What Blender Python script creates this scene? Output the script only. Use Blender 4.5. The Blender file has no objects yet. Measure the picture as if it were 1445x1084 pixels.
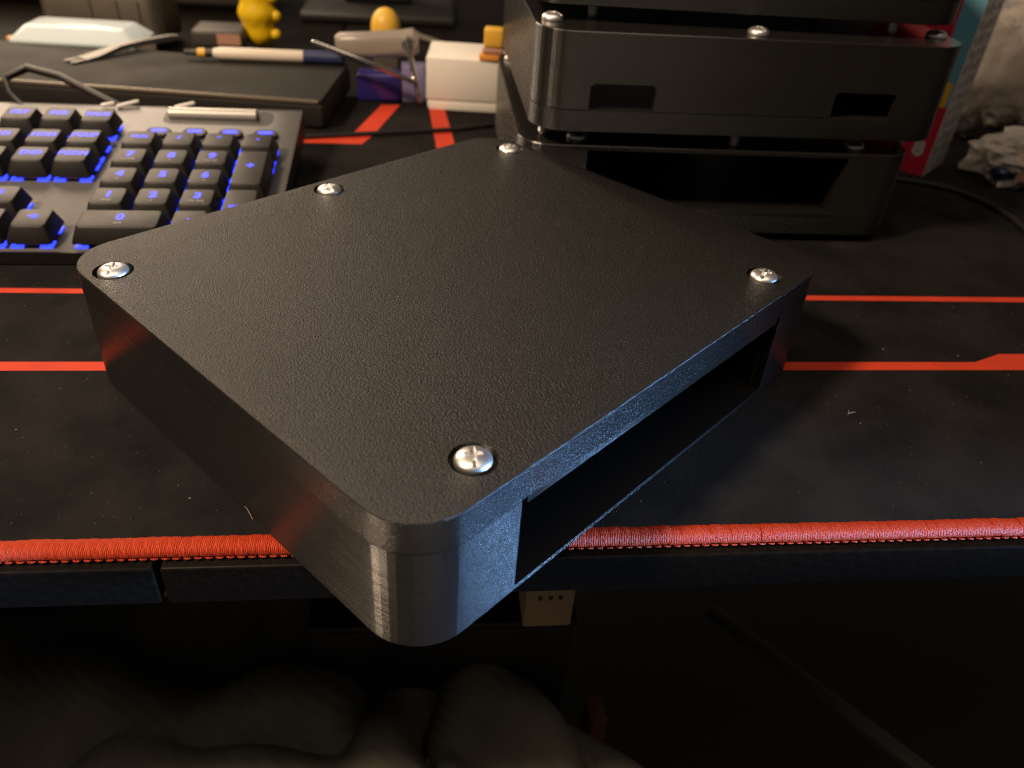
import bpy, bmesh, math, random
from mathutils import Matrix, Vector, noise
R_ = math.radians
random.seed(7)
sc = bpy.context.scene
col = sc.collection
MM = 0.001

# ------------------------------------------------------------------ camera
cam_d = bpy.data.cameras.new('camera')
cam = bpy.data.objects.new('camera', cam_d)
col.objects.link(cam)
cam_d.sensor_fit = 'HORIZONTAL'
cam_d.sensor_width = 36.0
cam_d.lens = 28.033
cam_d.clip_start = 0.01
cam_d.clip_end = 20.0
cam.matrix_world = Matrix((
    (0.99414987, 0.00256376, -0.10797897, -0.01410458),
    (-0.08885561, 0.58777840, -0.80412762, -0.24718373),
    (0.06140612, 0.80901791, 0.58456763, 0.16999252),
    (0, 0, 0, 1)))
cam_d.dof.use_dof = True
cam_d.dof.focus_distance = 0.245
cam_d.dof.aperture_fstop = 12.5
sc.camera = cam

# ------------------------------------------------------------------ world and lamps (dim room at night)
world = bpy.data.worlds.new('World')
sc.world = world
world.use_nodes = True
bg = world.node_tree.nodes['Background']
bg.inputs[0].default_value = (1.0, 0.88, 0.75, 1)
bg.inputs[1].default_value = 0.05

def area(name, loc, target, size, power, color, size_y=None, shape='DISK'):
    d = bpy.data.lights.new(name, 'AREA')
    d.shape = shape
    d.size = size * MM
    if size_y:
        d.size_y = size_y * MM
    d.energy = power
    d.color = color
    o = bpy.data.objects.new(name, d)
    col.objects.link(o)
    o.location = Vector(loc) * MM
    o.rotation_euler = (Vector(target) - Vector(loc)).to_track_quat('-Z', 'Y').to_euler()
    return o
area('warm_lamp', (-653, -254, 823), (0, 60, 0), 160, 13.5, (1.0, 0.74, 0.50))
area('back_left_lamp', (-500, 800, 470), (-60, 60, 20), 520, 5.2, (1.0, 0.76, 0.54))
area('overhead_fill', (150, -380, 1350), (60, 60, 0), 900, 5.0, (1.0, 0.80, 0.60))  # unseen overhead fill, added to brighten the front-facing surfaces
cool = area('cool_screen', (620, -300, 85), (30, -112, 46), 190, 0.30, (0.27, 0.53, 1.0), 170, 'RECTANGLE')
cool.data.spread = R_(9)

vs = sc.view_settings
vs.view_transform = 'Standard'
vs.look = 'None'
vs.exposure = 0.0
vs.gamma = 1.0
vs.use_curve_mapping = False
sc.cycles.use_denoising = True
sc.cycles.denoising_prefilter = 'NONE'
sc.cycles.max_bounces = 8
sc.cycles.pixel_filter_type = 'BLACKMAN_HARRIS'
sc.cycles.filter_width = 1.1

# ------------------------------------------------------------------ materials
def newmat(name):
    m = bpy.data.materials.new(name)
    m.use_nodes = True
    return m, m.node_tree, m.node_tree.nodes['Principled BSDF']
def P(name, color, rough=0.5, metal=0.0, spec=0.5, emit=None, estr=0.0, trans=0.0, coat=0.0):
    m, nt, b = newmat(name)
    b.inputs['Base Color'].default_value = (*color, 1)
    b.inputs['Roughness'].default_value = rough
    b.inputs['Metallic'].default_value = metal
    b.inputs['Specular IOR Level'].default_value = spec
    b.inputs['Transmission Weight'].default_value = trans
    b.inputs['Coat Weight'].default_value = coat
    if emit:
        b.inputs['Emission Color'].default_value = (*emit, 1)
        b.inputs['Emission Strength'].default_value = estr
    return m
def nd(nt, t, **kw):
    n = nt.nodes.new(t)
    for k, v in kw.items():
        if k in n.inputs:
            n.inputs[k].default_value = v
        else:
            setattr(n, k, v)
    return n
def lk(nt, a, b):
    nt.links.new(a, b)
def coords(nt, scale=(1, 1, 1), rot=(0, 0, 0)):
    tc = nd(nt, 'ShaderNodeTexCoord')
    mp = nd(nt, 'ShaderNodeMapping')
    mp.inputs['Scale'].default_value = scale
    mp.inputs['Rotation'].default_value = rot
    lk(nt, tc.outputs['Object'], mp.inputs['Vector'])
    return mp.outputs['Vector']
def add_noise_bump(m, scale, strength, dist, detail=2.0, stretch=(1, 1, 1), rough_var=0.0, col_var=0.0):
    nt = m.node_tree
    b = nt.nodes['Principled BSDF']
    v = coords(nt, stretch)
    n = nd(nt, 'ShaderNodeTexNoise', Scale=scale, Detail=detail)
    lk(nt, v, n.inputs['Vector'])
    bp = nd(nt, 'ShaderNodeBump', Strength=strength, Distance=dist)
    lk(nt, n.outputs['Fac'], bp.inputs['Height'])
    lk(nt, bp.outputs['Normal'], b.inputs['Normal'])
    n2 = nd(nt, 'ShaderNodeTexNoise', Scale=scale * 0.04, Detail=5.0)
    lk(nt, v, n2.inputs['Vector'])
    if rough_var:
        mr = nd(nt, 'ShaderNodeMapRange')
        mr.inputs['From Min'].default_value = 0.3
        mr.inputs['From Max'].default_value = 0.7
        r0 = b.inputs['Roughness'].default_value
        mr.inputs['To Min'].default_value = r0 - rough_var
        mr.inputs['To Max'].default_value = r0 + rough_var
        lk(nt, n2.outputs['Fac'], mr.inputs['Value'])
        lk(nt, mr.outputs['Result'], b.inputs['Roughness'])
    if col_var:
        c = b.inputs['Base Color'].default_value[:3]
        mx = nd(nt, 'ShaderNodeMix', data_type='RGBA')
        mx.inputs[6].default_value = (*[x * (1 - col_var) for x in c], 1)
        mx.inputs[7].default_value = (*[min(1, x * (1 + col_var)) for x in c], 1)
        lk(nt, n2.outputs['Fac'], mx.inputs[0])
        lk(nt, mx.outputs[2], b.inputs['Base Color'])
    return m

def ridge_normal(nt, layer_mm, tilt, side_only=False):
    # normals of the half-round print layers: each layer tilts the wall normal up and down
    tc = nd(nt, 'ShaderNodeTexCoord')
    sp = nd(nt, 'ShaderNodeSeparateXYZ')
    lk(nt, tc.outputs['Object'], sp.inputs[0])
    wob = nd(nt, 'ShaderNodeTexNoise', Scale=900.0, Detail=3.0)
    lk(nt, coords(nt, (0.012, 0.012, 1.0)), wob.inputs['Vector'])
    k1 = nd(nt, 'ShaderNodeMath', operation='MULTIPLY'); k1.inputs[1].default_value = 2 * math.pi / (layer_mm * MM)
    lk(nt, sp.outputs[2], k1.inputs[0])
    sn = nd(nt, 'ShaderNodeMath', operation='SINE')
    lk(nt, k1.outputs[0], sn.inputs[0])
    mr_ = nd(nt, 'ShaderNodeMapRange')
    mr_.inputs['From Min'].default_value = 0.3; mr_.inputs['From Max'].default_value = 0.7
    mr_.inputs['To Min'].default_value = tilt * 0.90; mr_.inputs['To Max'].default_value = tilt * 1.10
    lk(nt, wob.outputs['Fac'], mr_.inputs['Value'])
    k2 = nd(nt, 'ShaderNodeMath', operation='MULTIPLY')
    lk(nt, sn.outputs[0], k2.inputs[0]); lk(nt, mr_.outputs['Result'], k2.inputs[1])
    gm = nd(nt, 'ShaderNodeNewGeometry')
    sz = nd(nt, 'ShaderNodeSeparateXYZ'); lk(nt, gm.outputs['Normal'], sz.inputs[0])
    ab_ = nd(nt, 'ShaderNodeMath', operation='ABSOLUTE'); lk(nt, sz.outputs[2], ab_.inputs[0])
    lt = nd(nt, 'ShaderNodeMath', operation='LESS_THAN'); lt.inputs[1].default_value = 0.3
    lk(nt, ab_.outputs[0], lt.inputs[0])
    k3 = nd(nt, 'ShaderNodeMath', operation='MULTIPLY')
    lk(nt, k2.outputs[0], k3.inputs[0]); lk(nt, lt.outputs[0], k3.inputs[1])
    cb = nd(nt, 'ShaderNodeCombineXYZ'); lk(nt, k3.outputs[0], cb.inputs[2])
    va = nd(nt, 'ShaderNodeVectorMath', operation='ADD')
    lk(nt, gm.outputs['Normal'], va.inputs[0]); lk(nt, cb.outputs[0], va.inputs[1])
    vn = nd(nt, 'ShaderNodeVectorMath', operation='NORMALIZE')
    lk(nt, va.outputs[0], vn.inputs[0])
    return vn.outputs[0]

# lid: pebbled black plastic off a textured print plate
M_LID, nt, b = newmat('pebbled_black_plastic')
b.inputs['Base Color'].default_value = (0.0095, 0.0088, 0.0078, 1)
v = coords(nt)
n1 = nd(nt, 'ShaderNodeTexNoise', Scale=1950.0, Detail=2.0, Roughness=0.6)
lk(nt, v, n1.inputs['Vector'])
gm0 = nd(nt, 'ShaderNodeNewGeometry')
sz0 = nd(nt, 'ShaderNodeSeparateXYZ'); lk(nt, gm0.outputs['Normal'], sz0.inputs[0])
ab0 = nd(nt, 'ShaderNodeMath', operation='ABSOLUTE'); lk(nt, sz0.outputs[2], ab0.inputs[0])
ms = nd(nt, 'ShaderNodeMapRange')
ms.inputs['From Min'].default_value = 0.25; ms.inputs['From Max'].default_value = 0.6
ms.inputs['To Min'].default_value = 0.22; ms.inputs['To Max'].default_value = 1.0
lk(nt, ab0.outputs[0], ms.inputs['Value'])
bp = nd(nt, 'ShaderNodeBump', Strength=1.0, Distance=0.00052)
lk(nt, ms.outputs['Result'], bp.inputs['Strength'])
lk(nt, n1.outputs['Fac'], bp.inputs['Height'])
lk(nt, ridge_normal(nt, 0.2, 1.8), bp.inputs['Normal'])
lk(nt, bp.outputs['Normal'], b.inputs['Normal'])
mr = nd(nt, 'ShaderNodeMapRange')
mr.inputs['From Min'].default_value = 0.25; mr.inputs['From Max'].default_value = 0.6
mr.inputs['To Min'].default_value = 0.25; mr.inputs['To Max'].default_value = 0.34
lk(nt, ab0.outputs[0], mr.inputs['Value'])
lk(nt, mr.outputs['Result'], b.inputs['Roughness'])

# body: black plastic with print layer lines
M_BODY, nt, b = newmat('layered_black_plastic')
b.inputs['Base Color'].default_value = (0.0125, 0.0115, 0.0105, 1)
b.inputs['Roughness'].default_value = 0.262
v2 = coords(nt, (0.22, 0.22, 1.0))
nl = nd(nt, 'ShaderNodeTexNoise', Scale=1500.0, Detail=3.0)
lk(nt, v2, nl.inputs['Vector'])
bp = nd(nt, 'ShaderNodeBump', Strength=0.07, Distance=0.00012)
lk(nt, nl.outputs['Fac'], bp.inputs['Height'])
lk(nt, ridge_normal(nt, 0.2, 1.6), bp.inputs['Normal'])
lk(nt, bp.outputs['Normal'], b.inputs['Normal'])

M_SCREW = add_noise_bump(P('zinc_plated_steel', (0.95, 0.94, 0.92), 0.42, 1.0), 900, 0.12, 0.0002, rough_var=0.08)
M_SHAFT = P('zinc_thread', (0.80, 0.80, 0.80), 0.42, 1.0)

# mat: black woven cloth
M_MAT, nt, b = newmat('black_cloth')
b.inputs['Roughness'].default_value = 0.85
b.inputs['IOR'].default_value = 1.25
b.inputs['Specular IOR Level'].default_value = 0.12
b.inputs['Sheen Weight'].default_value = 0.0
b.inputs['Sheen Roughness'].default_value = 0.4
v = coords(nt)
w1 = nd(nt, 'ShaderNodeTexWave', wave_type='BANDS', bands_direction='DIAGONAL', Scale=700.0, Distortion=1.0)
lk(nt, v, w1.inputs['Vector'])
nn = nd(nt, 'ShaderNodeTexNoise', Scale=1600.0, Detail=3.0)
lk(nt, v, nn.inputs['Vector'])
ad = nd(nt, 'ShaderNodeMath', operation='ADD')
lk(nt, w1.outputs['Fac'], ad.inputs[0])
lk(nt, nn.outputs['Fac'], ad.inputs[1])
bp = nd(nt, 'ShaderNodeBump', Strength=0.9, Distance=0.0002)
lk(nt, ad.outputs[0], bp.inputs['Height'])
lk(nt, bp.outputs['Normal'], b.inputs['Normal'])
ns = nd(nt, 'ShaderNodeTexNoise', Scale=24.0, Detail=7.0, Roughness=0.65)
lk(nt, v, ns.inputs['Vector'])
rmp = nd(nt, 'ShaderNodeValToRGB')
rmp.color_ramp.elements[0].position = 0.35
rmp.color_ramp.elements[0].color = (0.010, 0.0098, 0.0102, 1)
rmp.color_ramp.elements[1].position = 0.75
rmp.color_ramp.elements[1].color = (0.028, 0.0255, 0.024, 1)
lk(nt, ns.outputs['Fac'], rmp.inputs[0])
lk(nt, rmp.outputs[0], b.inputs['Base Color'])

M_RED = add_noise_bump(P('red_print', (0.54, 0.050, 0.022), 0.65, spec=0.1), 1800, 0.4, 0.0001, col_var=0.25)
M_THREAD = P('red_thread', (0.68, 0.045, 0.012), 0.55, spec=0.35)
nt = M_THREAD.node_tree
b = nt.nodes['Principled BSDF']
v = coords(nt, (1, 0.35, 0.35), (0, 0, 0.2))
wv = nd(nt, 'ShaderNodeTexWave', wave_type='BANDS', bands_direction='X', Scale=640.0, Distortion=5.0)
wv.inputs['Detail'].default_value = 4.0
wv.inputs['Detail Scale'].default_value = 3.0
lk(nt, v, wv.inputs['Vector'])
bp = nd(nt, 'ShaderNodeBump', Strength=1.0, Distance=0.0003)
lk(nt, wv.outputs['Fac'], bp.inputs['Height'])
lk(nt, bp.outputs['Normal'], b.inputs['Normal'])
mxc = nd(nt, 'ShaderNodeMix', data_type='RGBA')
mxc.inputs[6].default_value = (0.46, 0.030, 0.007, 1)
mxc.inputs[7].default_value = (0.74, 0.080, 0.020, 1)
lk(nt, wv.outputs['Fac'], mxc.inputs[0])
lk(nt, mxc.outputs[2], b.inputs['Base Color'])
M_CORE = P('mat_rubber', (0.30, 0.020, 0.006), 0.8, spec=0.1)

# desk: black laminate with a carbon weave print
M_DESK, nt, b = newmat('carbon_weave_laminate')
b.inputs['Roughness'].default_value = 0.42
b.inputs['Specular IOR Level'].default_value = 0.06
v = coords(nt, (1, 1, 1), (R_(45), R_(45), R_(45)))
ck = nd(nt, 'ShaderNodeTexChecker', Scale=420.0)
ck.inputs['Color1'].default_value = (0.006, 0.005, 0.0042, 1)
ck.inputs['Color2'].default_value = (0.0085, 0.0065, 0.005, 1)
lk(nt, v, ck.inputs['Vector'])
lk(nt, ck.outputs['Color'], b.inputs['Base Color'])
nn = nd(nt, 'ShaderNodeTexNoise', Scale=700.0, Detail=4.0)
lk(nt, v, nn.inputs['Vector'])
bp = nd(nt, 'ShaderNodeBump', Strength=0.2, Distance=0.0002)
lk(nt, nn.outputs['Fac'], bp.inputs['Height'])
lk(nt, bp.outputs['Normal'], b.inputs['Normal'])

M_KEY = add_noise_bump(P('keycap_plastic', (0.011, 0.0102, 0.009), 0.48, spec=0.35), 1500, 0.3, 0.0001, rough_var=0.05)
M_PLATE = add_noise_bump(P('brushed_keyboard_plate', (0.130, 0.130, 0.130), 0.42, 0.3), 300, 0.25, 0.0002, stretch=(0.05, 1, 1), rough_var=0.06)
M_KBODY = add_noise_bump(P('keyboard_shell', (0.012, 0.011, 0.011), 0.5), 900, 0.3, 0.0002)
M_BLUE = P('lit_blue_legend', (0.02, 0.02, 0.3), 0.5, emit=(0.028, 0.05, 1.0), estr=2.2)
M_LED = P('blue_backlight', (0.02, 0.02, 0.3), 0.5, emit=(0.02, 0.04, 1.0), estr=3.2)
M_GREYPRINT = P('grey_key_print', (0.16, 0.15, 0.14), 0.5)
M_SWITCH = P('switch_housing', (0.45, 0.25, 0.24), 0.4)
M_ROLLER = add_noise_bump(P('roller_aluminium', (0.62, 0.60, 0.57), 0.35, 0.6), 700, 0.2, 0.0002)
M_BLACK = add_noise_bump(P('matte_black_plastic', (0.014, 0.0135, 0.013), 0.5), 900, 0.35, 0.0002, rough_var=0.08)
M_GLOSSBLACK = P('gloss_black', (0.008, 0.008, 0.008), 0.25)
M_SLAB = add_noise_bump(P('dark_slab_plastic', (0.015, 0.014, 0.012), 0.72, spec=0.3), 600, 0.4, 0.0002, rough_var=0.08, col_var=0.25)
M_WHITE = add_noise_bump(P('white_card', (0.82, 0.79, 0.73), 0.55), 200, 0.2, 0.0003, col_var=0.08)
M_CLEAR = add_noise_bump(P('milky_plastic', (0.78, 0.90, 0.97), 0.22, trans=0.2), 60, 0.3, 0.002)
M_CREAM = P('cream_plastic', (0.74, 0.66, 0.56), 0.4)
M_NAVY = P('navy_plastic', (0.025, 0.035, 0.11), 0.4)
M_GREYMETAL = add_noise_bump(P('grey_steel', (0.20, 0.19, 0.175), 0.45, 0.5), 500, 0.2, 0.0002)
M_STEEL = P('bright_steel', (0.62, 0.60, 0.57), 0.25, 1.0)
M_TAUPE = add_noise_bump(P('taupe_plastic', (0.075, 0.062, 0.047), 0.6), 200, 0.4, 0.0006, col_var=0.2)
M_DARKGREY = P('dark_grey_plastic', (0.05, 0.045, 0.042), 0.5)
M_YELLOW = add_noise_bump(P('yellow_plastic', (0.80, 0.52, 0.006), 0.4), 150, 0.4, 0.001)
M_YELLOW2 = P('warm_yellow_plastic', (0.82, 0.48, 0.06), 0.4)
M_ORANGE = P('orange_plastic', (0.75, 0.30, 0.05), 0.45)
M_PINK = P('dusty_pink_plastic', (0.48, 0.25, 0.18), 0.5)
M_PURPLE = P('purple_wrapper', (0.025, 0.02, 0.16), 0.25, coat=0.4)
M_LILAC = P('lilac_film', (0.20, 0.18, 0.34), 0.3)
M_HAND = add_noise_bump(P('grey_grip', (0.42, 0.37, 0.33), 0.3, trans=0.35), 300, 0.3, 0.0004)
M_CARD_RED = P('carton_red', (0.50, 0.018, 0.045), 0.45)
M_CARD_WHITE = add_noise_bump(P('carton_white', (0.50, 0.47, 0.46), 0.5), 120, 0.2, 0.0005, col_var=0.1)
M_CARD_BLUE = P('carton_blue', (0.13, 0.34, 0.45), 0.45)
M_CARD_YEL = P('carton_yellow', (0.70, 0.42, 0.02), 0.45)
M_CARD_INK = P('carton_ink', (0.10, 0.09, 0.12), 0.5)
M_BAG = add_noise_bump(P('crinkled_clear_film', (0.88, 0.80, 0.74), 0.16, spec=0.8), 160, 0.5, 0.002, detail=5)
nt = M_BAG.node_tree
lw = nd(nt, 'ShaderNodeLayerWeight', Blend=0.35)
mr = nd(nt, 'ShaderNodeMapRange')
mr.inputs['To Min'].default_value = 0.30; mr.inputs['To Max'].default_value = 0.78
lk(nt, lw.outputs['Facing'], mr.inputs['Value'])
tb_ = nd(nt, 'ShaderNodeBsdfTransparent')
tb_.inputs[0].default_value = (0.95, 0.92, 0.88, 1)
mxs = nd(nt, 'ShaderNodeMixShader')
lk(nt, mr.outputs['Result'], mxs.inputs[0]); lk(nt, tb_.outputs[0], mxs.inputs[1]); lk(nt, nt.nodes['Principled BSDF'].outputs[0], mxs.inputs[2])
lk(nt, mxs.outputs[0], nt.nodes['Material Output'].inputs['Surface'])
M_FOAM = add_noise_bump(P('beige_foam', (0.42, 0.37, 0.30), 0.7), 60, 0.5, 0.003, col_var=0.3)
M_CABLE = P('black_cable', (0.012, 0.011, 0.011), 0.45)
M_GREYCABLE = P('grey_cable', (0.10, 0.085, 0.07), 0.5)
M_CLOTH = add_noise_bump(P('dark_fleece', (0.15, 0.138, 0.11), 0.95, spec=0.1), 900, 0.6, 0.0005, col_var=0.5)
nt = M_CLOTH.node_tree
rb_ = nd(nt, 'ShaderNodeTexWave', wave_type='BANDS', bands_direction='DIAGONAL', Scale=62.0, Distortion=1.5)
lk(nt, coords(nt), rb_.inputs['Vector'])
bp2 = nd(nt, 'ShaderNodeBump', Strength=0.45, Distance=0.0008)
lk(nt, rb_.outputs['Fac'], bp2.inputs['Height'])
old_ = [n for n in nt.nodes if n.type == 'BUMP' and n != bp2][0]
lk(nt, old_.outputs['Normal'], bp2.inputs['Normal'])
lk(nt, bp2.outputs['Normal'], nt.nodes['Principled BSDF'].inputs['Normal'])
M_BEIGE = add_noise_bump(P('beige_plastic', (0.40, 0.28, 0.18), 0.6), 300, 0.2, 0.0004)
M_RUST = P('orange_brown_wood', (0.16, 0.055, 0.012), 0.7)
M_FLOOR = add_noise_bump(P('dark_floor', (0.03, 0.026, 0.022), 0.7), 60, 0.4, 0.002, col_var=0.3)
M_DUST = P('dust', (0.38, 0.34, 0.29), 0.9)
M_FLOORBOX = P('black_panel', (0.012, 0.012, 0.012), 0.45)
M_STRIP = P('light_plastic_strip', (0.42, 0.36, 0.30), 0.35, trans=0.2)
M_OFFCUT = P('white_offcut', (0.85, 0.85, 0.82), 0.35)
M_TEAL = P('thread_lock_blue', (0.05, 0.28, 0.32), 0.35, 0.4)

# ------------------------------------------------------------------ mesh helpers (millimetres in, metres out)
class MB:
    def __init__(s):
        s.v = []; s.f = []
    def add(s, vs, fs, mat=None):
        o = len(s.v)
        for q in vs:
            q = Vector(q)
            s.v.append(tuple(mat @ q) if mat is not None else tuple(q))
        s.f += [tuple(i + o for i in f) for f in fs]
        return s
    def box(s, x0, x1, y0, y1, z0, z1, bev=0.0, seg=2, mat=None):
        bm = bmesh.new()
        bmesh.ops.create_cube(bm, size=1)
        for q in bm.verts:
            q.co = Vector((x0 + (q.co.x + .5) * (x1 - x0), y0 + (q.co.y + .5) * (y1 - y0), z0 + (q.co.z + .5) * (z1 - z0)))
        if bev > 0:
            bmesh.ops.bevel(bm, geom=list(bm.edges), offset=bev, segments=seg, profile=0.5, affect='EDGES')
        return s.bm(bm, mat)
    def bm(s, bm, mat=None):
        bm.verts.index_update()
        s.add([q.co.copy() for q in bm.verts], [[q.index for q in f.verts] for f in bm.faces], mat)
        bm.free()
        return s
    def loops(s, loops, cap0=True, cap1=True, closed=True, mat=None):
        n = len(loops[0]); vs = [q for l in loops for q in l]; fs = []
        for i in range(len(loops) - 1):
            for j in range(n if closed else n - 1):
                k = (j + 1) % n
                fs.append((i * n + j, i * n + k, (i + 1) * n + k, (i + 1) * n + j))
        if cap0: fs.append(tuple(range(n - 1, -1, -1)))
        if cap1: fs.append(tuple((len(loops) - 1) * n + j for j in range(n)))
        return s.add(vs, fs, mat)
    def lathe(s, prof, n=24, mat=None, cap0=True, cap1=True):
        return s.loops([[(r * math.cos(2 * math.pi * j / n), r * math.sin(2 * math.pi * j / n), z) for j in range(n)] for r, z in prof], cap0, cap1, True, mat)
    def tube(s, path, r, n=10, taper=None):
        path = [Vector(q) for q in path]
        rings = []
        up = Vector((0, 0, 1))
        for i, q in enumerate(path):
            d = (path[min(i + 1, len(path) - 1)] - path[max(i - 1, 0)]).normalized()
            a = d.cross(up)
            if a.length < 1e-4: a = d.cross(Vector((1, 0, 0)))
            a.normalize(); bb = a.cross(d)
            rr = r * (taper[i] if taper else 1)
            rings.append([q + rr * (math.cos(2 * math.pi * j / n) * a + math.sin(2 * math.pi * j / n) * bb) for j in range(n)])
        return s.loops(rings)
    def prism(s, poly, z0, z1, mat=None):
        return s.loops([[(x, y, z0) for x, y in poly], [(x, y, z1) for x, y in poly]], mat=mat)
    def mesh(s, name, smooth=35):
        me = bpy.data.meshes.new(name)
        me.from_pydata([(x * MM, y * MM, z * MM) for x, y, z in s.v], [], s.f)
        bm = bmesh.new(); bm.from_mesh(me)
        bmesh.ops.recalc_face_normals(bm, faces=bm.faces)
        bm.to_mesh(me); bm.free()
        if smooth:
            me.shade_smooth(); me.set_sharp_from_angle(angle=R_(smooth))
        return me
def mobj(name, me, m, parent=None, loc=None, rot=None, mw=None):
    o = bpy.data.objects.new(name, me)
    col.objects.link(o)
    if m is not None and not me.materials: me.materials.append(m)
    if parent: o.parent = parent
    if mw is not None: o.matrix_local = mw
    if loc is not None: o.location = Vector(loc) * MM
    if rot is not None: o.rotation_euler = rot
    return o
def obj(name, mb, m, parent=None, loc=None, rot=None, smooth=35, mw=None):
    return mobj(name, mb.mesh(name, smooth), m, parent, loc, rot, mw)
def tag(o, label, cat, group=None, kind=None):
    if label: o['label'] = label
    if cat: o['category'] = cat
    if group: o['group'] = group
    if kind: o['kind'] = kind
    return o
def empty(name, loc=(0, 0, 0), rot=(0, 0, 0), mw=None):
    o = bpy.data.objects.new(name, None)
    col.objects.link(o)
    o.empty_display_size = 0.01
    if mw is not None: o.matrix_world = mw
    else:
        o.location = Vector(loc) * MM; o.rotation_euler = rot
    return o
def rr_outline(hx, hy, r, n=10):
    pts = []
    for cx, cy, a0 in ((hx - r, hy - r, 0), (-hx + r, hy - r, 90), (-hx + r, -hy + r, 180), (hx - r, -hy + r, 270)):
        for i in range(n + 1):
            a = R_(a0 + 90 * i / n)
            pts.append((cx + r * math.cos(a), cy + r * math.sin(a)))
    return pts
def rr_levels(hx, hy, r, levels, n=10):
    out = []
    for ins, z in levels:
        out.append([(x, y, z) for x, y in rr_outline(hx - ins, hy - ins, max(r - ins, .05), n)])
    return MB().loops(out)
def boolean(base, cutters, name, smooth=30):
    o = bpy.data.objects.new('tmp', base.mesh('tmp', 0)); col.objects.link(o)
    tmp = []
    for c in cutters:
        k = bpy.data.objects.new('cut', c.mesh('cut', 0)); col.objects.link(k); tmp.append(k)
        md = o.modifiers.new('b', 'BOOLEAN'); md.operation = 'DIFFERENCE'; md.solver = 'EXACT'; md.object = k
    dg = bpy.context.evaluated_depsgraph_get()
    me = bpy.data.meshes.new_from_object(o.evaluated_get(dg))
    me.name = name
    for k in tmp + [o]:
        d = k.data; bpy.data.objects.remove(k); bpy.data.meshes.remove(d)
    me.materials.clear()
    me.shade_smooth(); me.set_sharp_from_angle(angle=R_(smooth))
    return me
def text_mesh(s, size, name='legend', extrude=0.0):
    c = bpy.data.curves.new('t', 'FONT'); c.body = s; c.size = size * MM; c.align_x = 'CENTER'; c.align_y = 'CENTER'; c.resolution_u = 2; c.offset = 0.05 * size * MM; c.extrude = extrude * MM
    o = bpy.data.objects.new('t', c); col.objects.link(o)
    dg = bpy.context.evaluated_depsgraph_get()
    me = bpy.data.meshes.new_from_object(o.evaluated_get(dg)); me.name = name
    bpy.data.objects.remove(o); bpy.data.curves.remove(c)
    return me

# ================================================================== SETTING: desk, mat
desk = empty('desk', (0, 200, -4))
tag(desk, 'black desk with a carbon weave front edge and a slot between two boards', 'desk')
obj('board', MB().box(-700, -88.4, -293.5, 560, -14.5, -0.02, 0.9, 3), M_DESK, desk)
obj('board', MB().box(-86.6, 760, -293.5, 560, -14.5, 0.0, 0.9, 3), M_DESK, desk)
obj('under_frame', MB().box(-690, 750, -270, 540, -40, -14.6, 1), M_GLOSSBLACK, desk)

mat_o = empty('desk_mat', (0, 0, -4))
tag(mat_o, 'black cloth desk mat with red stripes and a red stitched edge', 'desk mat')
obj('cloth', MB().box(-420, 440, -86.5, 330, 0.05, 4.0, 0.6, 2), M_MAT, mat_o)
def stripe(poly):
    return obj('stripe', MB().prism(poly, 4.02, 4.07), M_RED, mat_o, smooth=0)
stripe([(-420, -4.7), (208, -4.7), (440, -4.7), (440, 6.7), (221, 6.7), (207, 0.8), (-420, 0.8)])
stripe([(-420, 49.9), (440, 49.7), (440, 54.2), (-420, 53.4)])
stripe([(-420, 227), (-52, 233.5), (-46, 250), (-31, 313), (-43.5, 312), (-58.5, 252), (-88.7, 241), (-420, 236)])
stripe([(-11.3, 312.7), (-1, 313.5), (4.2, 239), (-7, 229.4)])
# stitched border: core roll, then each overlock stitch
def arc_pts(ry, rz, cy, cz, a0, a1, n):
    return [(cy + ry * math.cos(R_(a0 + (a1 - a0) * i / n)), cz + rz * math.sin(R_(a0 + (a1 - a0) * i / n))) for i in range(n + 1)]
core = MB()
ac = arc_pts(3.15, 2.15, -87.3, 2.15, -20, 200, 12)
core.loops([[(x, y, z) for y, z in ac] for x in (-420, 440)])
obj('border_core', core, M_CORE, mat_o)
PITCH = 3.1
def stitch_mb(shear):
    s = MB(); rows = []
    for i, u in enumerate((-0.60, -0.40, -0.15, 0.15, 0.40, 0.60)):
        bulge = (0, 0.09, 0.15, 0.15, 0.09, 0)[i]
        ring = []
        for k, (y, z) in enumerate(arc_pts(3.25 + bulge, 2.25 + bulge * .9, -87.3, 2.15, 192, -22, 11)):
            ring.append((u * PITCH + shear * (k / 11 - .5) * PITCH, y, z))
        rows.append(ring)
    return s.loops(rows, False, False, False)
st_meshes = [stitch_mb(sh).mesh('stitch') for sh in (0.05, 0.16, 0.3, 0.45)]
for me in st_meshes: me.materials.append(M_THREAD)
x = -136.0; far = MB(); base = stitch_mb(0.3)
while x < 178:
    k = 0 if x < -30 else (1 if x < 20 else (2 if x < 90 else 3))
    if random.random() < .15: k = max(0, k - 1)
    o = mobj('stitch', st_meshes[k], None, mat_o)
    o.location = (x * MM, random.uniform(-.12, .12) * MM, random.uniform(-.1, .1) * MM)
    x += PITCH
while x < 440:
    far.add(base.v, base.f, Matrix.Translation((x, 0, 0))); x += PITCH
x = -136.0 - PITCH
while x > -420:
    far.add(base.v, base.f, Matrix.Translation((x, 0, 0))); x -= PITCH
tag(obj('stitching', far, M_THREAD, mat_o), None, None, kind='stuff')
ch = MB(); x = -420
while x < 440:
    ch.tube([(x, -90.3, .95), (x + .6, -90.75, 1.1), (x + 1.6, -90.8, 1.05), (x + 2.25, -90.3, .9)], .30, 6, (.5, 1, 1, .5)); x += 2.9
tag(obj('chain_stitching', ch, M_THREAD, mat_o), None, None, kind='stuff')

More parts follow.
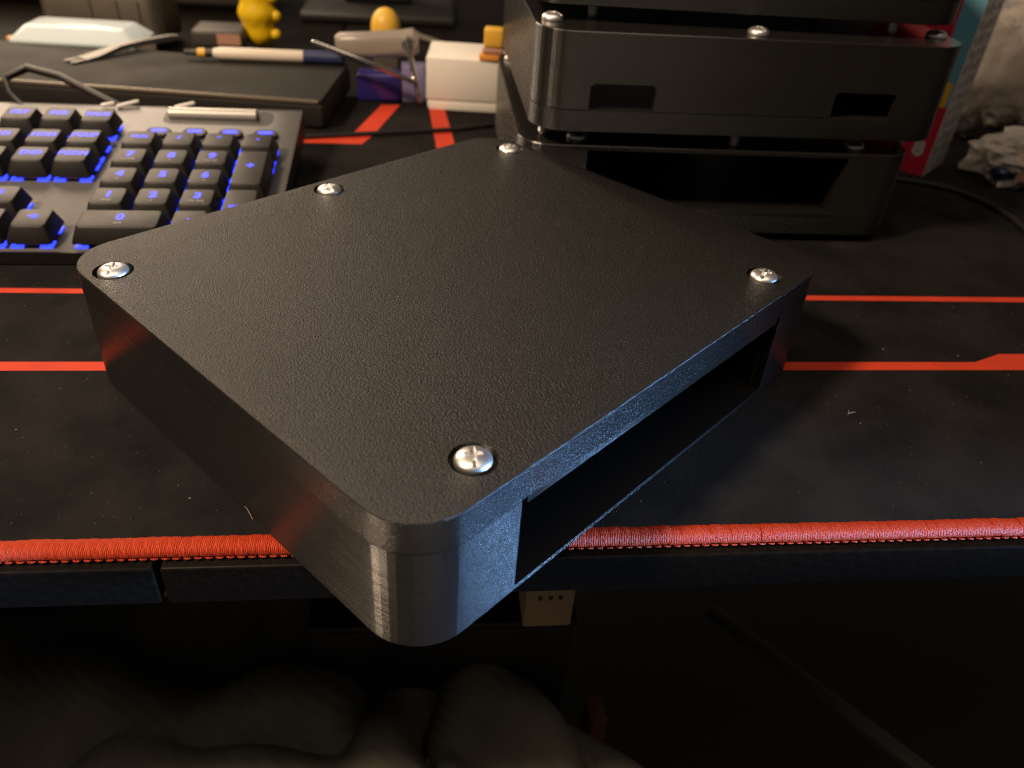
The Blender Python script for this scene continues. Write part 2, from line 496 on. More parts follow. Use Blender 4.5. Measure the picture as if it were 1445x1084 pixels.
# ================================================================== ENCLOSURES
A, B, H, RC, SEAM = 100.0, 86.81, 43.35, 16.5, 33.25
SCREWS = [(-91.6, 66.3), (0, 77.8), (91.6, 66.3), (71.2, -75.6), (-70.8, -75.6)]
body_cut = [rr_levels(A - 3, B - 3, RC - 3, [(0, 2.2), (0, 50)]),
            MB().box(-64.6, 67, -95, -78, 2.2, 50)]
for wx in (-75, 40):
    body_cut.append(MB().add([(wx + 1.6, y, 21.6) for y in (80, 95)] + [(wx + 28.4, y, 21.6) for y in (80, 95)] + [(wx + 30, y, 23) for y in (80, 95)] + [(wx + 30, y, 50) for y in (80, 95)] + [(wx, y, 50) for y in (80, 95)] + [(wx, y, 23) for y in (80, 95)],
        [(0, 2, 4, 6, 8, 10), (11, 9, 7, 5, 3, 1), (0, 1, 3, 2), (2, 3, 5, 4), (4, 5, 7, 6), (6, 7, 9, 8), (8, 9, 11, 10), (10, 11, 1, 0)]))
me_body = boolean(rr_levels(A, B, RC, [(.35, 0), (0.02, .45), (0, .9), (0, SEAM - .3), (.06, SEAM - .05), (.12, SEAM)], 12), body_cut, 'body', 5)
lid_cut = [MB().lathe([(6.15, 41.3), (6.15, 41.5), (6.2, 60)], 40, Matrix.Translation((x, y, 0))) for x, y in SCREWS]
me_lid = boolean(rr_levels(A + .05, B + .05, RC, [(.5, SEAM + .03), (.45, SEAM + .16), (.05, SEAM + .24), (0, SEAM + .5), (0, H - .6), (.08, H - .28), (.25, H - .08), (.55, H)], 12), lid_cut, 'lid')
me_lip = MB().box(-62.6, 65, -B - .03, -B + 3.2, 31.35, SEAM + .6, .1).mesh('lip')
boss = MB().lathe([(6.0, 2.0), (6.0, SEAM - .2)], 20)
me_boss = boss.mesh('screw_boss')
me_blocks = [MB().box(x0, x1, -B + 3.05, -B + 26, 2.25, SEAM - .3, .8).mesh('corner_block') for x0, x1 in ((-93, -64.9), (67.3, 93))]
for me in me_blocks: me.materials.append(M_BODY)
# screw head, dome with a combined slot and cross recess; z=0 is the underside, dome up
prof = [(4.55, 0), (4.8, .25), (4.8, .9)] + [(4.8 * math.cos(R_(a)) ** .9 if a < 90 else 0.02, .9 + 2.35 * math.sin(R_(a))) for a in (12, 24, 36, 48, 60, 70, 80, 89)]
def cross_cut():
    c = []
    c.append(MB().box(-6, 6, -.6, .6, 2.05, 6))
    t = MB(); t.add([(-3.1, -.85, 4), (3.1, -.85, 4), (3.1, .85, 4), (-3.1, .85, 4), (-.5, -.45, .9), (.5, -.45, .9), (.5, .45, .9), (-.5, .45, .9)],
                    [(0, 1, 2, 3), (7, 6, 5, 4), (0, 4, 5, 1), (1, 5, 6, 2), (2, 6, 7, 3), (3, 7, 4, 0)])
    c.append(t)
    c.append(MB().add(t.v, t.f, Matrix.Rotation(R_(90), 4, 'Z')))
    return c
me_head = boolean(MB().lathe(prof, 40), cross_cut(), 'screw', 28)
def shaft_mesh(length, name):
    s = MB(); pr = [(2.45, 0)]
    z = max(0, length - 12.0); pr.append((2.45, z))
    while z < length - .8:
        pr += [(2.5, z + .1), (2.05, z + .45)]; z += .75
    pr += [(1.9, length - .3), (1.5, length)]
    return s.lathe(pr, 16).mesh(name)
me_shaft_in = shaft_mesh(9, 'shaft')
for me, m in ((me_body, M_BODY), (me_lid, M_LID), (me_lip, M_BODY), (me_boss, M_BODY), (me_head, M_SCREW), (me_shaft_in, M_SHAFT)):
    me.materials.append(m)
def enclosure(mw, label, tips, angles):
    if tips:
        me_shaft_out = shaft_mesh(H + tips, 'shaft'); me_shaft_out.materials.append(M_SHAFT)
    e = empty('enclosure', mw=mw)
    tag(e, label, 'enclosure', 'black printed enclosures')
    mobj('body', me_body, None, e)
    for me_ in me_blocks:
        mobj('corner_block', me_, None, e)
    l = mobj('lid', me_lid, None, e)
    mobj('lip', me_lip, None, l)
    for (x, y), a in zip(SCREWS, angles):
        if y > 0:
            mobj('screw_boss', me_boss, None, e, (x * .98, y * .98, 0))
        if tips:
            s = mobj('screw', me_head, None, e, (x, y, -.02), (math.pi, 0, R_(a)))
            sh = mobj('shaft', me_shaft_out, None, s); sh.rotation_euler = (math.pi, 0, 0)
        else:
            s = mobj('screw', me_head, None, e, (x, y, 41.95), (0, R_(random.uniform(-2, 2)), R_(a)))
            sh = mobj('shaft', me_shaft_in, None, s); sh.rotation_euler = (math.pi, 0, 0)
    return e
def TM(x, y, z, rz, flip=None):
    m = Matrix.Translation(Vector((x, y, z)) * MM) @ Matrix.Rotation(rz, 4, 'Z')
    if flip: m = m @ Matrix.Rotation(math.pi, 4, flip)
    return m
main_box = enclosure(TM(0, 0, 0.06, R_(41.61)), 'large black printed enclosure in the foreground overhanging the desk edge', False, (45, 70, 20, 15, 52))
KS, KM = 0.965, 0.98          # the stacked ones differ slightly in size
Z1 = 4.3
Z2 = Z1 + H * KS + 7.6
Z3 = Z2 + H * KM + 6.6
enclosure(TM(126.5, 193.0, Z1 + H * KS, R_(-.6), 'Y') @ Matrix.Scale(KS, 4), 'bottom black enclosure of the stack, with one wide opening in front', Z1 / KS, (10, 50, 80, 30, 65))
enclosure(TM(131.0, 191.0, Z2 + H * KM, R_(.3), 'X') @ Matrix.Scale(KM, 4), 'middle black enclosure of the stack, with two small rectangular windows', 7.6 / KM, (25, 70, 5, 40, 85))
enclosure(TM(133.0, 205.0, Z3 + H * KM, R_(-2), 'Y') @ Matrix.Scale(KM, 4), 'topmost black enclosure of the stack, cut off by the picture top', 6.6 / KM, (60, 15, 33, 77, 41))

# ================================================================== KEYBOARD
kbm = Matrix.Translation(Vector((-135.584, 124.2, 21.878)) * MM) @ Matrix.Rotation(0.0173956, 4, 'Z') @ Matrix.Rotation(0.1168431, 4, 'X')
kb = empty('keyboard', mw=kbm)
tag(kb, 'dark grey mechanical keyboard with blue lit legends, number pad nearest the camera', 'keyboard')
PZ = -9.5
shell = MB()
prof_y = [(-52.2, PZ - .05), (-52.4, PZ - 5.6), (-50, PZ - 6.4), (93, PZ - 15), (94.2, PZ - 13), (94, PZ - .05)]
shell.loops([[(x, y, z) for y, z in prof_y] for x in (-390, 54.2)])
obj('shell', shell, M_KBODY, kb)
plate = boolean(MB().box(-390, 54, -52, 93.6, PZ - 3, PZ, .8, 2), [rr_levels(29, 9.5, 6, [(0, PZ - 2.2), (0, PZ + 5)]).__class__().add(*(lambda q: (q.v, q.f))(rr_levels(29, 9.0, 6, [(0, PZ - 2.2), (0, PZ + 5)])), Matrix.Translation((10.5, 81.5, 0)))], 'plate')
plate.materials.append(M_PLATE)
mobj('plate', plate, None, kb)
obj('volume_roller', MB().add(*(lambda q: (q.v, q.f))(MB().lathe([(3.2, -23.5), (3.6, -23), (3.6, 23), (3.2, 23.5)], 24)), Matrix.Translation((7.0, 84.5, PZ + .2)) @ Matrix.Rotation(R_(90), 4, 'Y')), M_ROLLER, kb)
_cap = {}
def cap_mesh(w, d, h=6.9):
    k = (w, d)
    if k in _cap: return _cap[k]
    hw, hd = w * 19.05 / 2 - .55, d * 19.05 / 2 - .55
    def ring(ix, iyf, iyb, z, r):
        x1, y0, y1 = hw - ix, -hd + iyf, hd - iyb
        out = []
        for cx, cy, a0 in ((x1 - r, y1 - r, 0), (-x1 + r, y1 - r, 90), (-x1 + r, y0 + r, 180), (x1 - r, y0 + r, 270)):
            for i in range(3):
                a = R_(a0 + 45 * i); out.append((cx + r * math.cos(a), cy + r * math.sin(a), z))
        return out
    m = MB().loops([ring(0, 0, 0, -h, .6), ring(.15, .2, .1, -h + 1, .8), ring(2.0, 2.7, 1.0, -.5, 1.5), ring(2.2, 2.95, 1.2, -.12, 1.6), ring(2.6, 3.4, 1.6, 0, 1.7)])
    me = m.mesh('key', 40); me.materials.append(M_KEY)
    led = MB()
    a, b2 = hw - .6, hd - .6
    arm = 5.0; hi, lo = PZ + .7, PZ - .4
    path = []
    cs = ((a, b2), (-a, b2), (-a, -b2), (a, -b2))
    for i_ in range(4):
        (x0, y0), (x1, y1) = cs[i_], cs[(i_ + 1) % 4]
        ln = math.hypot(x1 - x0, y1 - y0); ux, uy = (x1 - x0) / ln, (y1 - y0) / ln
        for t_, z_ in ((0, hi), (arm, hi), (arm + .2, lo), (ln - arm - .2, lo), (ln - arm, hi)):
            px_, py_ = x0 + ux * t_, y0 + uy * t_
            k_ = 1.7
            ix_ = max(-a + k_, min(a - k_, px_)); iy_ = max(-b2 + k_, min(b2 - k_, py_))
            path.append((px_, py_, ix_, iy_, z_))
    n_ = len(path); vv = []; ff = []
    for px_, py_, ix_, iy_, z_ in path:
        vv += [(px_, py_, PZ - .8), (px_, py_, z_), (ix_, iy_, z_), (ix_, iy_, PZ - .8)]
    for i_ in range(n_):
        j_ = (i_ + 1) % n_
        for k_ in range(3):
            ff.append((i_ * 4 + k_, j_ * 4 + k_, j_ * 4 + k_ + 1, i_ * 4 + k_ + 1))
    led.add(vv, ff)
    lme = led.mesh('backlight', 0); lme.materials.append(M_LED)
    sw = MB().box(-6.8, 6.8, -6.8, 6.8, PZ, -3.5, .6, 1).mesh('switch'); sw.materials.append(M_SWITCH)
    _cap[k] = (me, lme, sw)
    return _cap[k]
_txt = {}
def legend(s, size, m):
    k = (s, size)
    if k not in _txt:
        t = text_mesh(s, size); t.materials.append(m); _txt[k] = t
    return _txt[k]
def key(x, y, main, sub=None, w=1, d=1, msize=6.6, dy=2.0):
    me, lme, sw = cap_mesh(w, d)
    o = mobj('key', me, None, kb, (x, y, random.uniform(-.12, .12)))
    mobj('backlight', lme, None, o)
    mobj('switch', sw, None, o)
    if main:
        mobj('legend', legend(main, msize, M_BLUE), None, o, (0, dy, .06))
    if sub:
        mobj('legend', legend(sub, 2.2, M_GREYPRINT), None, o, (0, dy - 4.6, .06))
YO = -2.5
c5 = 0
for j, row in ((1, (('7', 'HOME'), ('8', '\u2191'), ('9', 'PG UP'))), (0, (('4', '\u2190'), ('5', None), ('6', '\u2192'))), (-1, (('1', 'END'), ('2', '\u2193'), ('3', 'PG DN')))):
    for i, (m_, s_) in enumerate(row):
        key((i - 1) * 19.05, j * 19.05 + YO, m_, s_)
for i, s_ in enumerate(('NUM', '/', '*', '-')):
    key((i - 1) * 19.05, 38.1 + YO, s_, msize=3.4 if i == 0 else 4.6)
key(38.1, 9.525 + YO, '+', d=2, dy=2.5)
key(38.1, -28.575 + YO, 'ENTER', d=2, dy=2.5, msize=2.8)
key(-9.525, -38.1 + YO, '0', 'INS', w=2)
key(19.05, -38.1 + YO, '.', 'DEL')
NX = -63.9
for i, s_ in enumerate(('PRT', 'SCR', 'PAUS')): key(NX + (i - 1) * 19.05, 62.2 + YO, s_, msize=4.9)
for i, s_ in enumerate(('INS', 'HOM', 'PGUP')): key(NX + (i - 1) * 19.05, 38.1 + YO, s_, msize=4.9)
for i, s_ in enumerate(('DEL', 'END', 'PGDN')): key(NX + (i - 1) * 19.05, 19.05 + YO, s_, msize=4.9)
key(NX, -19.05 + YO, '\u2191', msize=5)
for i, s_ in enumerate(('\u2190', '\u2193', '\u2192')): key(NX + (i - 1) * 19.05, -38.1 + YO, s_, msize=5)
# right end of the main block, just outside the frame
MX = NX - 19.05 - 4.8
for s_, y, w in (('F12', 62.2, 1), ('BKSP', 38.1, 2), ('|', 19.05, 1.5), ('ENTER', 0, 2.25), ('SHIFT', -19.05, 2.75), ('CTRL', -38.1, 1.25)):
    key(MX - 19.05 * w / 2 - 9.5, y + YO, s_, w=w, msize=3.4)
# media keys
mk = MB().add(*(lambda q: (q.v, q.f))(rr_levels(6.4, 4.6, 4.2, [(0, PZ - .1), (0, PZ + 1.6), (.5, PZ + 2.2)], 6))).mesh('media_key'); mk.materials.append(M_KEY)
for x, s_ in ((-16.5, '\u25a0'), (1.8, '<<'), (20, '>'), (38, '>>')):
    o = mobj('media_key', mk, None, kb, (x, 59.5, 0))
    lp = MB().loops([[(a, b_, PZ + 2.26) for a, b_ in rr_outline(3.9, 1.7, 1.6, 4)], [(a, b_, PZ + 2.3) for a, b_ in rr_outline(3.9, 1.7, 1.6, 4)]])
    obj('legend', lp, M_BLUE, o, (0, .6, 0))
obj('cable', MB().tube([(-95, 92, PZ - 2), (-104, 102, PZ + 1), (-108, 112, PZ + 6), (-98, 119, PZ + 9), (-80, 114, PZ + 7), (-58, 103, PZ + 1), (-46, 96, PZ - 1.0), (-38, 97, PZ - 5)], 2.2, 10), M_CABLE, kb)

# white plastic offcuts lying along the back edge of the keyboard
for i, (x, y, l, a, lab) in enumerate(((-197, 214.5, 7, 20, 'short white plastic offcut behind the keyboard, leftmost of three'),
                                  (-187, 216.5, 12, 28, 'white plastic offcut behind the keyboard, middle of three'),
                                  (-157, 217.5, 11, 24, 'white plastic offcut nearest the volume roller'))):
    o = obj('plastic_offcut', MB().tube([(-l / 2, 0, 0), (-l / 2 + .6, 0, 0), (l / 2 - .6, 0, 0), (l / 2, 0, 0)], 1.1, 8, (.6, 1, 1, .6)), M_OFFCUT, None, (x + 10, y, 24.8), (R_(0), R_(-8), R_(a)))
    tag(o, lab, 'offcut', 'white plastic offcuts')

# ================================================================== THINGS BEHIND THE KEYBOARD
slab = empty('flat_case', (-76, 256, 0), (0, 0, R_(-6.5)))
tag(slab, 'flat dark case lying behind the keyboard with tools on it', 'case')
obj('case_body', MB().box(-260, 0, 0, 88, 0.6, 15.5, 2.2, 3), M_SLAB, slab)
obj('top_panel', MB().box(-259, -1, 1.4, 87, 15.6, 18, 1.0, 3), M_SLAB, slab)
obj('bright_edge_strip', MB().box(-259, -3, -.15, 1.3, 15.9, 18.15, .5, 2), P('bright_edge_grey', (0.30, 0.27, 0.22), 0.4, 0.5), slab)  # strip added in a lighter grey to draw the bright front edge line
for x in (-240, -12):
    for y in (10, 78):
        obj('foot', MB().lathe([(4, 0.0), (4, .7)], 14), M_BLACK, slab, (x, y, 0))

tr = empty('plastic_tray', (-256, 384, 0), (0, 0, R_(-3)))
tag(tr, 'milky clear plastic tray with a sloping lid at the far left', 'tray')
obj('tray_body', MB().loops([[(x, y, z) for x, y in rr_outline(42.5 - i, 22 - i, 4, 4)] for i, z in ((0, 0), (0, 16), (1, 17.5))]), M_CREAM, tr)
obj('tray_lid', MB().loops([[(x, y, z) for x, y in rr_outline(43 - i, 22 - i * .8, 4, 4)] for i, z in ((0, 17.6), (0, 19.5), (9, 27.5), (11, 28))]), M_CLEAR, tr)
obj('red_tab', MB().box(-46.5, -43.2, -16, -10, 16, 20, .8), M_ORANGE, tr)

kn = empty('scraper', (-228, 338, 18.4), (0, 0, R_(52)))
tag(kn, 'grey metal pry tool with a forked end on the flat case', 'pry tool')
s = MB()
s.loops([[(x, -w, z), (x, w, z), (x, w, z + t), (x, -w, z + t)] for x, w, z, t in ((-16, 5.2, 0, 1.2), (-8, 5.4, .1, 1.8), (2, 4.2, .8, 2.6), (12, 3.0, 1.8, 3.2), (30, 2.6, 2.2, 3.4), (52, 2.5, 1.6, 3.6), (60, 2.0, 1.4, 3.0))])
obj('shank', s, M_GREYMETAL, kn)
for w in (-3.3, 3.3):
    obj('prong', MB().box(-26, -16.2, w - 1.9, w + 1.9, 0, 1.1, .4), M_GREYMETAL, kn)

tb = empty('marker', (-75, 340, 22.3), (0, 0, R_(180)))
tag(tb, 'cream marker with a navy cap lying on the flat case', 'marker')
rotY = Matrix.Rotation(R_(90), 4, 'Y')
obj('barrel', MB().add(*(lambda q: (q.v, q.f))(MB().lathe([(3.9, 22), (4.2, 23), (4.2, 77), (3.0, 82)], 20)), rotY), M_CREAM, tb)
obj('cap', MB().add(*(lambda q: (q.v, q.f))(MB().lathe([(3.4, -6), (4.5, -4.5), (4.5, 21.8)], 20)), rotY), M_NAVY, tb)
obj('tip_grip', MB().add(*(lambda q: (q.v, q.f))(MB().lathe([(2.9, 82.1), (2.3, 90), (1.6, 101)], 20)), rotY), M_BLACK, tb)
obj('tip_band', MB().add(*(lambda q: (q.v, q.f))(MB().lathe([(2.6, 87), (3.0, 87.5), (2.9, 92), (2.3, 92.5)], 20)), rotY), M_YELLOW2, tb)

gc = empty('equipment_case', (-262, 470, 0), (0, 0, R_(-4)))
tag(gc, 'taupe ribbed plastic case behind the milky tray', 'case')
obj('case_body', MB().loops([[(x, y, z) for x, y in rr_outline(46 - i, 28 - i, 12, 5)] for i, z in ((2, 0), (0, 3), (0, 34), (3, 39), (8, 41))]), M_TAUPE, gc)
for x in (-6, 14, 30):
    obj('rib', MB().box(x - 2, x + 2, -29.4, -27, 3, 33, .8), M_TAUPE, gc)
ab = empty('adapter', (-176, 452, 0))
tag(ab, 'small grey adapter box left of the lumpy yellow toy', 'adapter')
obj('housing', MB().box(-22, 18, -8, 26, 0, 13, 2.5, 3), M_DARKGREY, ab)
obj('label', MB().box(-2, 16, -8.3, -8.05, 3, 11), M_PINK, ab)

# lumpy yellow toy
yt = MB()
bm = bmesh.new(); bmesh.ops.create_icosphere(bm, subdivisions=4, radius=1)
for q in bm.verts:
    c = q.co.copy()
    lump = 1 + .085 * math.cos(c.z * 9.5) + .05 * noise.noise(c * 5.0)
    q.co = Vector((c.x * 14.5 * lump, c.y * 13 * lump, 27 + c.z * 28))
yt.bm(bm)
ty = empty('lumpy_toy', (-149, 470, -4.6))
tag(ty, 'lumpy bright yellow toy standing behind the cream marker', 'toy')
obj('toy_body', yt, M_YELLOW, ty)
for zz, rr_ in ((12, 13.5), (26, 15.0), (40, 13.5)):
    bm = bmesh.new(); bmesh.ops.create_icosphere(bm, subdivisions=3, radius=4.2)
    obj('side_bump', MB().bm(bm, Matrix.Translation((rr_, -4, zz))), M_YELLOW, ty)

# monitor foot, long black bar
mf = empty('monitor_stand', (-60, 620, -4))
tag(mf, 'black monitor stand at the back of the desk', 'monitor stand')
obj('base', MB().box(-70, 75, -50, 60, 0, 9, 3, 3), M_BLACK, mf)
obj('column', MB().box(-34, 34, 0, 26, 9, 160, 5, 3), M_BLACK, mf)
spk = empty('speaker_bar', (-250, 600, -4), (0, 0, R_(2)))
tag(spk, 'long black speaker bar at the back of the desk', 'speaker')
obj('bar_body', MB().box(-190, 90, 0, 60, 0, 62, 6, 3), M_BLACK, spk)
obj('grille', MB().box(-184, 84, -.8, -.05, 6, 56, .3), M_DARKGREY, spk)

# dome toy
dt = empty('dome_toy', (-44, 420, -4))
tag(dt, 'round headed yellow toy behind the grey hand tool', 'toy')
obj('head', MB().lathe([(11, 24), (11.4, 27), (11.2, 33), (10.2, 37), (8, 41), (5, 43.6), (1.5, 44.8), (.1, 44.9)], 28), M_YELLOW2, dt)
obj('torso', MB().loops([[(x, y, z) for x, y in rr_outline(a, b_, 2, 3)] for a, b_, z in ((10, 7, 0), (10, 7, 10), (9.5, 6, 20), (7, 5, 23.9))]), M_TAUPE, dt)

# grey folding hand tool
ht = empty('hand_tool', (-46, 335, 18.2))
tag(ht, 'grey handled folding tool with two steel arms beside the white box', 'hand tool')
obj('grip', MB().loops([[(x, y * w, z0 + z * w) for y, z in rr_outline(6.5, 7.6, 5.0, 4)] for x, w, z0 in ((-28, .75, 14.5), (-25, 1, 14.5), (-5, 1.1, 15), (16, 1.1, 17), (24, 1.15, 18), (28, .8, 18))]), M_HAND, ht)
obj('pivot', MB().add(*(lambda q: (q.v, q.f))(MB().lathe([(4.2, -7.5), (4.6, -7), (4.6, 7), (4.2, 7.5)], 20)), Matrix.Translation((21, 0, 17.5)) @ Matrix.Rotation(R_(90), 4, 'X')), M_STEEL, ht)
obj('arm', MB().tube([(-39.7, -32, 23.3), (-38, -32, 22.7), (0, -32, 9.5), (27.6, -32, -.6)], 1.8, 10, (.6, 1, 1, .9)), M_STEEL, ht)
obj('arm', MB().tube([(20.5, -4, 22), (20.8, -24, 24), (24, -29, 8), (29, -33, -12.5)], 1.9, 10, (1, 1, 1, .7)), M_STEEL, ht)

# purple packet
pp = empty('purple_packet', (-38, 326, 0), (0, 0, R_(2)))
tag(pp, 'glossy purple packet with a lilac end behind the red stripes', 'packet')
obj('wrapper', MB().box(-22, 8, -9, 9, 0, 19, 2.5, 3), M_PURPLE, pp)
obj('lilac_end', MB().box(8.2, 25, -8, 8, 0, 24, 1.5, 2), M_LILAC, pp)

# white box
wb = empty('white_box', (13, 303, 0), (0, 0, R_(-5)))
tag(wb, 'plain white cardboard box left of the stack', 'box')
obj('box_base', MB().box(-25.5, 25.5, .6, 45.4, 0.1, 6.5, .6), M_WHITE, wb)
obj('box_lid', MB().box(-26.2, 26.2, 0, 46, 7.1, 34, .7), M_WHITE, wb)
# block toy on the white box
bt = empty('block_toy', (31, 305, 34.1), (0, 0, R_(-8)))
tag(bt, 'small block shaped yellow toy standing on the white box corner', 'toy')
obj('head', MB().box(-6.2, 6.2, -5, 5, 8.5, 20, 1.3, 3), M_YELLOW2, bt)
obj('torso', MB().box(-7, 7, -4.5, 4.5, 4, 8.4, 1.3, 3), M_PINK, bt)
obj('feet', MB().box(-9, 5, -5, 5, 0, 3.9, 1, 2), M_ORANGE, bt)

# cables on the mat
tag(obj('thin_cable', MB().tube([(-150, 226, 1.6), (-88, 239, 1.6), (-44, 249.5, 1.6), (4, 260.9, 1.6), (35, 276, 1.6), (60, 292, 1.6), (95, 300, 1.6)], 1.4, 8), M_CABLE), 'thin black cable crossing the red stripes behind the keyboard', 'cable')
tag(obj('coiled_cable', MB().tube([(248, 196, 2), (262, 197, 2), (278, 192.5, 2), (290, 188, 2), (302, 177, 2), (309, 160, 2), (312, 140, 2), (309, 120, 2), (318, 100, 2), (345, 84, 2)], 1.5, 8), M_CABLE), 'black cable curving over the mat right of the stack', 'cable')
tag(obj('back_cable', MB().tube([(-20, 520, -1), (20, 470, -1), (80, 440, -1), (140, 425, -1), (220, 430, -1)], 2.6, 8), M_GREYCABLE), 'grey cable on the desk behind the white box', 'cable')

# product carton
ct = empty('carton', (293, 204, 0), (0, 0, math.atan2(.68, .733)))
tag(ct, 'red, blue and white printed carton standing right of the stack', 'carton')
obj('carton_body', MB().box(0, 38, 0, 58, 0, 135, .5), M_CARD_WHITE, ct)
def panel(y0, y1, z0, z1, m, nm): return obj(nm, MB().box(-.18, -.03, y0, y1, z0, z1), m, ct)
panel(.3, 57.5, .4, 42, M_CARD_RED, 'red_panel'); panel(2.0, 12, 42.1, 56, M_CARD_YEL, 'yellow_panel'); panel(12.1, 57.5, 42.1, 134, M_CARD_RED, 'red_panel'); panel(.3, 12, 56.1, 134, M_CARD_BLUE, 'blue_panel'); panel(.3, 1.9, 42.1, 56, M_CARD_BLUE, 'blue_panel')
me8 = text_mesh('8', 13); me8.materials.append(M_CARD_WHITE)
o = mobj('print', me8, None, ct); o.matrix_local = Matrix.Translation(Vector((-.25, 8, 16)) * MM) @ Matrix(((0, 0, -1, 0), (-1, 0, 0, 0), (0, 1, 0, 0), (0, 0, 0, 1)))
lines = MB()
for i in range(15):
    z = 12 + i * 8
    for k in range(4):
        x0 = 4 + k * 7.8 + random.uniform(-1, 1)
        lines.box(x0, x0 + random.uniform(2.0, 3.4), -.15, -.03, z + random.uniform(0, 2), z + random.uniform(3.5, 7))
obj('print', lines, M_CARD_INK, ct, smooth=0)
obj('flap', MB().box(.5, 37.5, .5, 57.5, 135.02, 135.5), M_CARD_WHITE, ct)

# crumpled bags
def crumple(rx, ry, rz, seed, amp=.28, sub=5):
    bm = bmesh.new(); bmesh.ops.create_icosphere(bm, subdivisions=sub, radius=1)
    sd = Vector((seed * 7.3, seed * 1.7, seed * 3.1))
    for q in bm.verts:
        c = q.co.copy()
        d = 1 + amp * (noise.noise(c * 1.6 + sd) + .7 * abs(noise.noise(c * 3.4 + sd)) + .45 * abs(noise.noise(c * 7.5 + sd)) - .35)
        q.co = Vector((c.x * rx * d, c.y * ry * d, max(c.z * rz * d + rz * .86, 0.0)))
    return MB().bm(bm)
bg1 = empty('parts_bag', (358, 204, 0))
tag(bg1, 'crumpled clear bag of small parts on the mat at the right edge', 'bag')
obj('film', crumple(36, 26, 17, 1.0, .36, 4), M_BAG, bg1, smooth=0)
for k, (x, y, z, r, m) in enumerate(((-22, -12, 5, 8, M_NAVY), (-8, -14, 2, 7, M_PINK), (4, -12, 1, 7, M_DARKGREY), (14, -8, 6, 9, M_FOAM), (-14, 2, 8, 8, M_TAUPE), (2, 2, 6, 10, M_PINK), (20, 4, 3, 8, M_TAUPE))):
    obj('contents', crumple(r, r * .8, r * .6, 4.0 + k, .2, 3), m, bg1, (x, y, z), smooth=20)
bg2 = empty('large_bag', (404, 300, 0), (0, 0, R_(20)))
tag(bg2, 'large dull beige plastic bag behind the printed carton', 'bag')
obj('film', crumple(62, 48, 60, 2.0, .14), M_BAG, bg2, smooth=35)
obj('contents', crumple(50, 38, 44, 9.0, .08, 4), M_FOAM, bg2, (4, 4, 6), smooth=60)
obj('contents', crumple(14, 10, 9, 7.0, .2, 4), M_TAUPE, bg2, (-44, -26, 14))

# ================================================================== UNDER THE DESK
fl = obj('floor', MB().box(-1500, 1500, -1500, 1500, -20, 0), M_FLOOR, None, (0, 0, -720))
tag(fl, None, None, kind='structure')
NXg, NYg = 150, 140
cv = []; cf = []
for j in range(NYg + 1):
    for i in range(NXg + 1):
        x = -420 + 560 * i / NXg; y = -330 + 520 * j / NYg
        q = Vector((x * .008, y * .008, 0.3))
        w_ = 2.6 * noise.noise(q * .9) + 1.1 * noise.noise(q * 2.1 + Vector((3, 1, 4)))
        f = math.sin(.055 * (.55 * x + 1.0 * y) + w_)
        cr = math.exp(-(math.sin(.031 * (x * .9 - y * .75) + 1.6 * w_) / .5) ** 2)
        z = -198 + 14 * f - 16 * cr + 3 * math.sin(.11 * (x - .5 * y) + 2 * w_) + 7 * noise.noise(q * 1.4)
        e = x - (-5 - 1.0 * (y - 40))          # falls away on the right
        if e > -40: z -= ((e + 40) ** 2) * .012
        z -= max(0, -y - 170) ** 1.4 * .15
        cv.append((x, y, max(z, -700)))
for j in range(NYg):
    for i in range(NXg):
        a = j * (NXg + 1) + i
        cf.append((a, a + 1, a + NXg + 2, a + NXg + 1))
bl = MB().add(cv, cf)
blo = obj('blanket', bl, M_CLOTH, smooth=180)
sm = blo.modifiers.new('thick', 'SOLIDIFY'); sm.thickness = 0.004
tag(blo, 'dark fleece blanket lying in folds below the desk edge', 'blanket')

pl = empty('power_plug', (36, -36, -44.1))
tag(pl, 'beige plug with three dark marks hanging under the desk', 'plug')
obj('plug_body', MB().box(-10.2, 10.2, -4, 14, -62.2, 0, 1.2, 2), M_BEIGE, pl)
for i in (-4.2, 0, 4.2):
    obj('mark', MB().prism([(i - 1.1, 0), (i - .6, -2.4), (i + .6, -2.4), (i + 1.1, 0)], 0, .2, Matrix.Translation((0, -4.02, -42.5)) @ Matrix.Rotation(R_(90), 4, 'X')), M_BLACK, pl, smooth=0)
bxp = empty('cabinet', (10, 40, -720))
tag(bxp, 'black cabinet standing in the dark under the desk', 'cabinet')
obj('cabinet_body', MB().box(-80, 50, -40, 200, 0, 560, 2), M_FLOORBOX, bxp)
obj('cabinet_top', MB().box(-81, 51, -41, 201, 560.1, 566, 1.5), M_FLOORBOX, bxp)
ws = empty('wooden_strip', (84, 10, -720), (R_(0), 0, R_(8)))
tag(ws, 'orange brown wooden strip standing beside the black cabinet', 'wood strip')
obj('strip_body', MB().box(-5, 5, -8, 8, 0, 470, 1.5), M_RUST, ws)
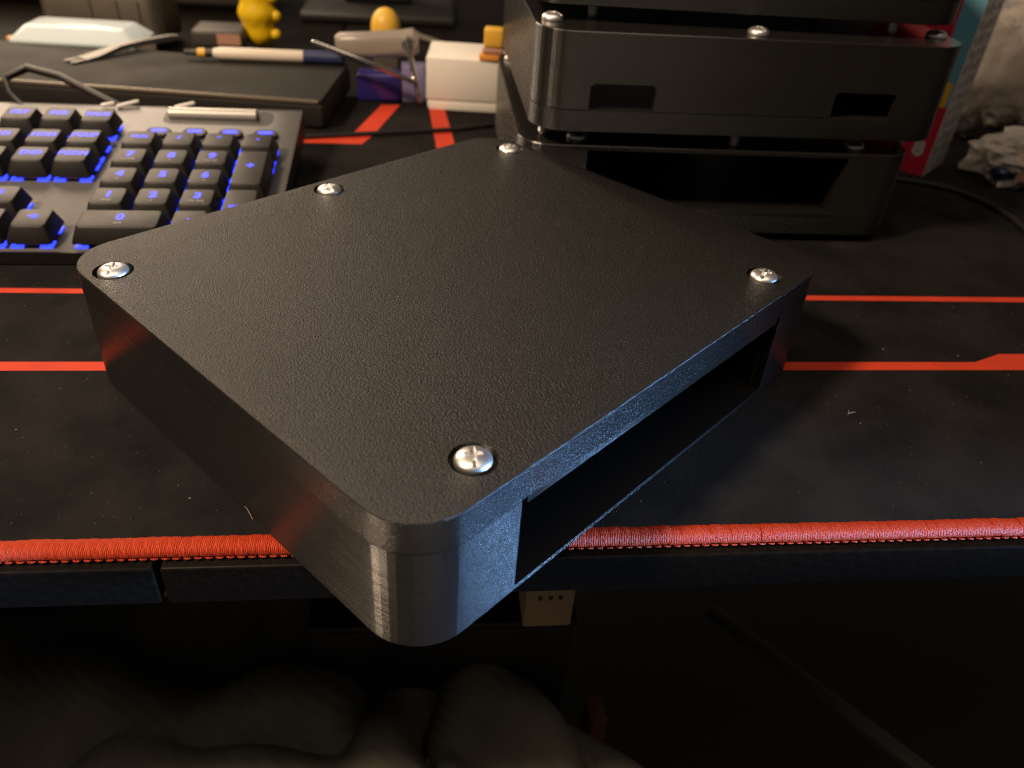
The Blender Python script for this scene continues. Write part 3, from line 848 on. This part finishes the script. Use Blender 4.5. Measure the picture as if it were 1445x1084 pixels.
for (x, y, z, a, lab) in ((300, 20, -330, 38, 'pale metal rail in the dark under the desk at the right'),):
    o = empty('rail', (x, y, z), (0, 0, R_(a)))
    tag(o, lab, 'rail')
    obj('rail_body', MB().box(-5, 5, -150, 150, -4, 4, 1), M_GREYMETAL, o)
    obj('rail_end', MB().box(-6, 6, -154, -150.1, -5, 5, 1), M_BLACK, o)

# ================================================================== DUST AND LINT
def dust(name, n, fn, smin, smax, parent_label):
    m = MB()
    for _ in range(n):
        x, y, z = fn()
        s = random.uniform(smin, smax) * (2.0 if random.random() < .06 else 1)
        bm = bmesh.new(); bmesh.ops.create_icosphere(bm, subdivisions=1, radius=s)
        m.bm(bm, Matrix.Translation((x, y, z + s * .4)) @ Matrix.Rotation(random.uniform(0, 6), 4, 'Z') @ Matrix.Diagonal((random.uniform(.7, 2.0), .8, .5, 1)))
    o = obj(name, m, M_DUST, smooth=0)
    tag(o, parent_label, 'dust', kind='stuff')
    return o
dust('mat_dust', 1100, lambda: (random.uniform(-190, 260), random.uniform(-80, 90), 0), 0.035, .13, 'pale dust specks scattered over the black mat')
ca, sa = math.cos(R_(41.61)), math.sin(R_(41.61))
def on_lid():
    x, y = random.uniform(-96, 96), random.uniform(-83, 83)
    return (ca * x - sa * y, sa * x + ca * y, H)
dust('lid_dust', 70, on_lid, .04, .12, 'pale dust specks on the lid of the foreground enclosure')
lint = MB()
for k in range(3):
    a = .5 + k * .12
    p0 = Vector((137 + k * .5, -33 + k * .3, .12)); path = []
    for i in range(5):
        p0 = p0 + Vector((math.cos(a) * .7, math.sin(a) * .7, .05 * math.sin(i))); a += random.uniform(-.7, .5); path.append(p0.copy())
    lint.tube(path, .07, 5)
tag(obj('lint', lint, M_DUST), 'tuft of pale lint on the mat below the thick red stripe', 'lint', kind='stuff')
tag(obj('hair', MB().tube([(-66.5, -75, .3), (-66, -76.5, 2.5), (-64.6, -79, 4.2), (-62.6, -82.4, 3.2)], .06, 5), P('fair_hair', (.6, .42, .28), .4)), 'fine fair hair by the red stitched edge left of the enclosure', 'hair')
